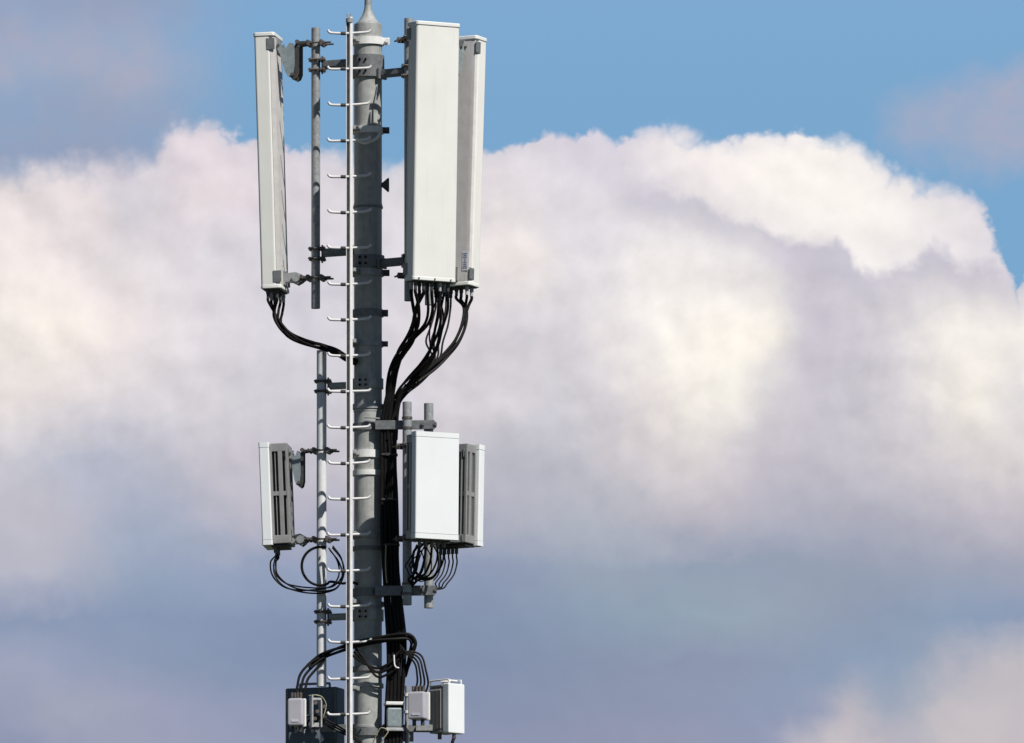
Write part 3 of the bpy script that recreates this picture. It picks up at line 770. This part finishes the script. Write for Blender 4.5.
# pale earth leads
cable([(386, 545, -.20), (385.5, 560, -.21), (386, 575, -.215), (387, 583, -.21)], .0055, 'pale earth lead beside the trunk just below the short antennas', None, 'yellow', 'earth_lead')
cable([(394, 655, -.215), (394.5, 664, -.23), (396, 667, -.235), (399, 668, -.23)], .006, 'short pale lead hooked on the black trunk above the radio units', None, 'whitepole', 'earth_lead')
cable([(372, 745, -.16), (376, 736, -.19), (381, 728, -.21), (388, 731, -.225), (384, 738, -.22), (380, 745, -.2)], .0045, 'pale earth lead tangled below the trunk clamp', None, 'yellow', 'earth_lead')

# trunk clamp block
tb = thing('cable_clamp', 'pale grey clamp block gripping the cable trunk between the radio units', 'cable clamp', P(394, 730, -.13))
b = MB(); c = P(394, 718, -.14); b.box(c, (.135, .13, .165), Matrix.Rotation(R(8), 3, 'Z'), .018); b.build('block', M['brack'], tb)
for py in (704, 730):
    b = MB(); c = P(394, py, -.14); b.box(c, (.155, .15, .028), Matrix.Rotation(R(8), 3, 'Z'), .006); b.build('strap', M['bright'] if py == 704 else M['tape'], tb)
for py, a in ((455, 0), (500, 1), (545, 0), (595, 1), (640, 0)):
    u = 389.5 if py < 520 else 391.5 if py < 560 else 394 + (py - 595) * .07
    c = P(u, py, -.13); th = thing('cable_tie', 'black strap round the trunk %s' % {455: 'beside the top of the white faced short antenna', 500: 'beside the middle of the white faced short antenna', 545: 'level with the foot of the short antennas', 595: 'level with the lower cross bar', 640: 'where cables leave for the left radio unit'}[py], 'cable tie', c, 'straps round the cable trunk')
    MB().box(c, (.138, .10, .018), None, .006).build('loop', M['dark'], th)
    MB().box(c + Vector((-.02, -.052, 0)), (.022, .012, .024), None, .003).build('buckle', M['dark'], th)

# ------------------------------------------------------------------ radio units at the bottom
# left
c = P(316, 722, .02); 
lu = thing('radio_unit', 'large dark blue grey radio box left of the mast with handle on top', 'radio unit', c)
f = frame(P(315, 722, .38), -20, 0)
b = MB(); b.box(f(0, 0, 0), (.46, .20, .56), f.rot, .014); b.build('housing', M['boxback'], lu)
b = MB()
for k in range(12): b.box(f(-.20 + k * .036, -.108, 0), (.008, .02, .48), f.rot)
b.build('cooling_fins', M['boxback'], lu)
b = MB(); zt_ = .28
b.tube(spline([f(-.13, 0, zt_ - .02), f(-.13, 0, zt_ + .03), f(-.115, 0, zt_ + .04), f(0, 0, zt_ + .04), f(.115, 0, zt_ + .04), f(.13, 0, zt_ + .03), f(.13, 0, zt_ - .02)], 4), .011, 8)
b.build('handle', M['galv'], lu)
for a_, w_ in ((.075, .02), (-.21, .015), (.215, .015)):
    b = MB(); b.box(f(a_, .101, 0), (w_, .012, .54), f.rot, .003); b.build('edge_trim', M['collar'], lu)
b = MB(); b.box(f(.15, .104, .13), (.10, .006, .13), f.rot, .003); b.build('cover_plate', M['boxback'], lu)
for q_ in ((-.06, .14, .03), (.0, .0, .045)):
    b = MB(); b.tube([f(q_[0], .10, q_[1]), f(q_[0], .16, q_[1])], q_[2], 14); b.build('cable_gland', M['tape'], lu)

def small_box(label, px0, px1, py0, py1, Y, azd, depth, side=.055):
    w = (px1 - px0) / 120; cx = ((px0 + px1) / 2)
    f = frame(P(cx, (py0 + py1) / 2, Y), azd, 0); h = (P(cx, py0, Y).z - P(cx, py1, Y).z)
    th = thing('junction_box', label, 'junction box', f.o, 'small boxes beside the radio units')
    MB().box(f(0, .0, 0), (w, depth, h), f.rot, .020).build('cover', M['box'], th)
    MB().box(f(0, -depth / 2 - .012, 0), (w + .012, .024, h + .008), f.rot, .010).build('back_shell', M['cap'], th)
    b = MB()
    for k in range(4):
        a = -w/2 + .03 + (w - .06) * k / 3
        b.tube([f(a, -.01, h/2 - .005), f(a, -.01, h/2 + .05)], .014, 10)
    b.build('top_gland', M['bolt'], th)
    b = MB()
    for k in range(2): b.tube([f(-w/4 + w/2*k, -.01, -h/2 - .05), f(-w/4 + w/2*k, -.01, -h/2 + .005)], .016, 10)
    b.build('bottom_gland', M['bdark'], th)
    MB().box(f(0, depth/2 + .002, -h/2 + .04), (w * .45, .003, .018), f.rot).build('nameplate', M['label'], th)
    return th, f, w, h
b1 = small_box('small lilac grey box in front of the dark left radio unit', 288.3, 304.0, 698.5, 726, -.24, -14, .09)
b2 = small_box('small lilac grey box between cable trunk and white fronted radio unit', 409, 427.0, 692, 719.5, -.24, -22, .11)
# bracket clutter right of the left small box
cl = thing('box_bracket', 'pale metal bracket with bolts beside the small left box', 'bracket', P(314, 712, -.18))
f = frame(P(315, 712, -.15), 10, 0)
b = MB()
b.box(f(-.035, .02, .0), (.012, .14, .27), f.rot, .002); b.box(f(.045, .0, -.02), (.012, .12, .22), f.rot, .002)
b.box(f(.0, .03, .10), (.10, .014, .03), f.rot, .002); b.box(f(.0, .03, -.11), (.11, .014, .035), f.rot, .002)
b.build('frame', M['tape'], cl)
for a, cc in ((-.005, .07), (.01, .0), (-.01, -.06), (.07, .04), (.07, -.05)):
    b = MB(); b.tube([f(a, .02, cc), f(a, .065, cc)], .016, 8)
    b.build('bolt', M['bolt'], cl)
b = MB(); b.tube(spline([f(-.06, .05, .13), f(-.01, .07, .135), f(.05, .06, .12), f(.085, .05, .06), (f(.075, .05, .0)), f(.06, .04, -.05)], 5), .004, 8); b.build('lead', M['yellow'], cl)
# right radio unit
ru = thing('radio_unit', 'radio unit with bright white front and grey ribbed side at lower right', 'radio unit', P(445, 710, -.05))
f = frame(P(446.5, 709.5, -.02), 44, 0)
H = .215
b = MB(); b.box(f(0, .085, 0), (.19, .075, .415), f.rot, .012); b.build('front_cover', M['radome2'], ru)
b = MB(); b.box(f(0, -.035, 0), (.175, .16, .36), f.rot, .006); b.build('housing', M['chassis'], ru)
b = MB()
for k in range(9):
    b.box(f(-.094, -.10 + k * .016, 0), (.014, .006, .33), f.rot)
    b.box(f(.094, -.10 + k * .016, 0), (.014, .006, .33), f.rot)
b.build('cooling_fins', M['chassis'], ru)
for s_ in (-1, 1):
    b = MB(); b.box(f(0, -.03, s_ * .19), (.19, .15, .02), f.rot, .004); b.build('end_plate', M['galv'], ru)
b = MB()
for s_ in (-.07, .07):
    b.tube(spline([f(s_, -.12, H - .02), f(s_, -.12, H + .018), f(s_, -.10, H + .025), f(s_, .08, H + .025), f(s_, .10, H + .018), f(s_, .10, H - .02)], 4), .008, 8)
b.box(f(0, -.02, H + .025), (.13, .008, .012), f.rot); b.box(f(0, .06, H + .025), (.13, .008, .012), f.rot)
b.build('handle', M['bright'], ru)
for q_ in ((.0, .09), (-.05, -.03)):
    b = MB(); b.tube([f(q_[0], q_[1], -.19), f(q_[0], q_[1], -.25)], .017, 10); b.build('cable_gland', M['bolt'], ru)
b = MB(); b.box(P(428, 728, -.02), (.20, .05, .05), None, .004); b.box(P(433, 712, .0), (.04, .04, .36), None, .004); b.build('mounting_bracket', M['galv'], ru)
cable([f(.0, .09, -.24), (452, 745, -.1), (451, 765, -.08), (440, 790, -.05), (400, 830, -.1)], .014, 'black cable leaving the bottom of the white fronted radio unit', None)
pt = thing('support_post', 'thin grey post with a plate just right of the trunk clamp', 'bracket', P(406, 725, .02))
MB().tube([P(407, 686, .02), P(407, 790, .02)], .018, 12).build('post', M['galv'], pt)
MB().box(P(404, 735, .03), (.16, .02, .11), Matrix.Rotation(R(12), 3, 'Z'), .004).build('plate', M['collar'], pt)
for py_ in (695, 712): MB().ring(P(407, py_, .02).x, .02, P(407, py_, .02).z - .012, P(407, py_, .02).z + .012, .019, .006, 16).build('pipe_ring', M['bright'], pt)
ub = thing('radio_unit', 'dark box low on the left half hidden under the small lilac box', 'radio unit', P(300, 738, .05))
f = frame(P(305, 742, .02), -8, 0)
MB().box(f(0, 0, 0), (.26, .12, .16), f.rot, .01).build('housing', M['boxback'], ub)
for a in (-.07, .0, .07): MB().tube([f(a, .05, .07), f(a, .05, .12)], .014, 10).build('connector', M['tape'], ub)
for i in range(3):
    cable([f(-.07 + .07 * i, .05, .11), (297 + i * 9, 727, -.10), (303 + i * 7, 719, -.14), (316 + i * 4, 716 + i * 3, -.16), (331, 722 + i * 3, -.16), (346, 731 + i * 2, -.17), (362, 742 + i, -.16)], .0075, 'dark jumper lying low between the left boxes and the mast', 'jumpers between the left boxes and the mast')
# junk between mast and right boxes: collar and strut
th = thing('pole_bracket', 'dark collar at the radio units with a strut to the right boxes', 'clamp bracket', P(368, 735, 0), 'clamp brackets round the mast')
z = zof(733); MB().ring(0, 0, z - .03, z + .03, RM, .02).build('collar', M['collar'], th)
MB().box((.33, .03, zof(728)), (.42, .05, .06), Matrix.Rotation(R(6), 3, 'Z'), .004).build('arm', M['collar'], th)
MB().box((-.27, .03, zof(728)), (.34, .05, .06), Matrix.Rotation(R(-6), 3, 'Z'), .004).build('arm', M['collar'], th)

for ob in bpy.data.objects:
    if '_w' in ob: del ob['_w']
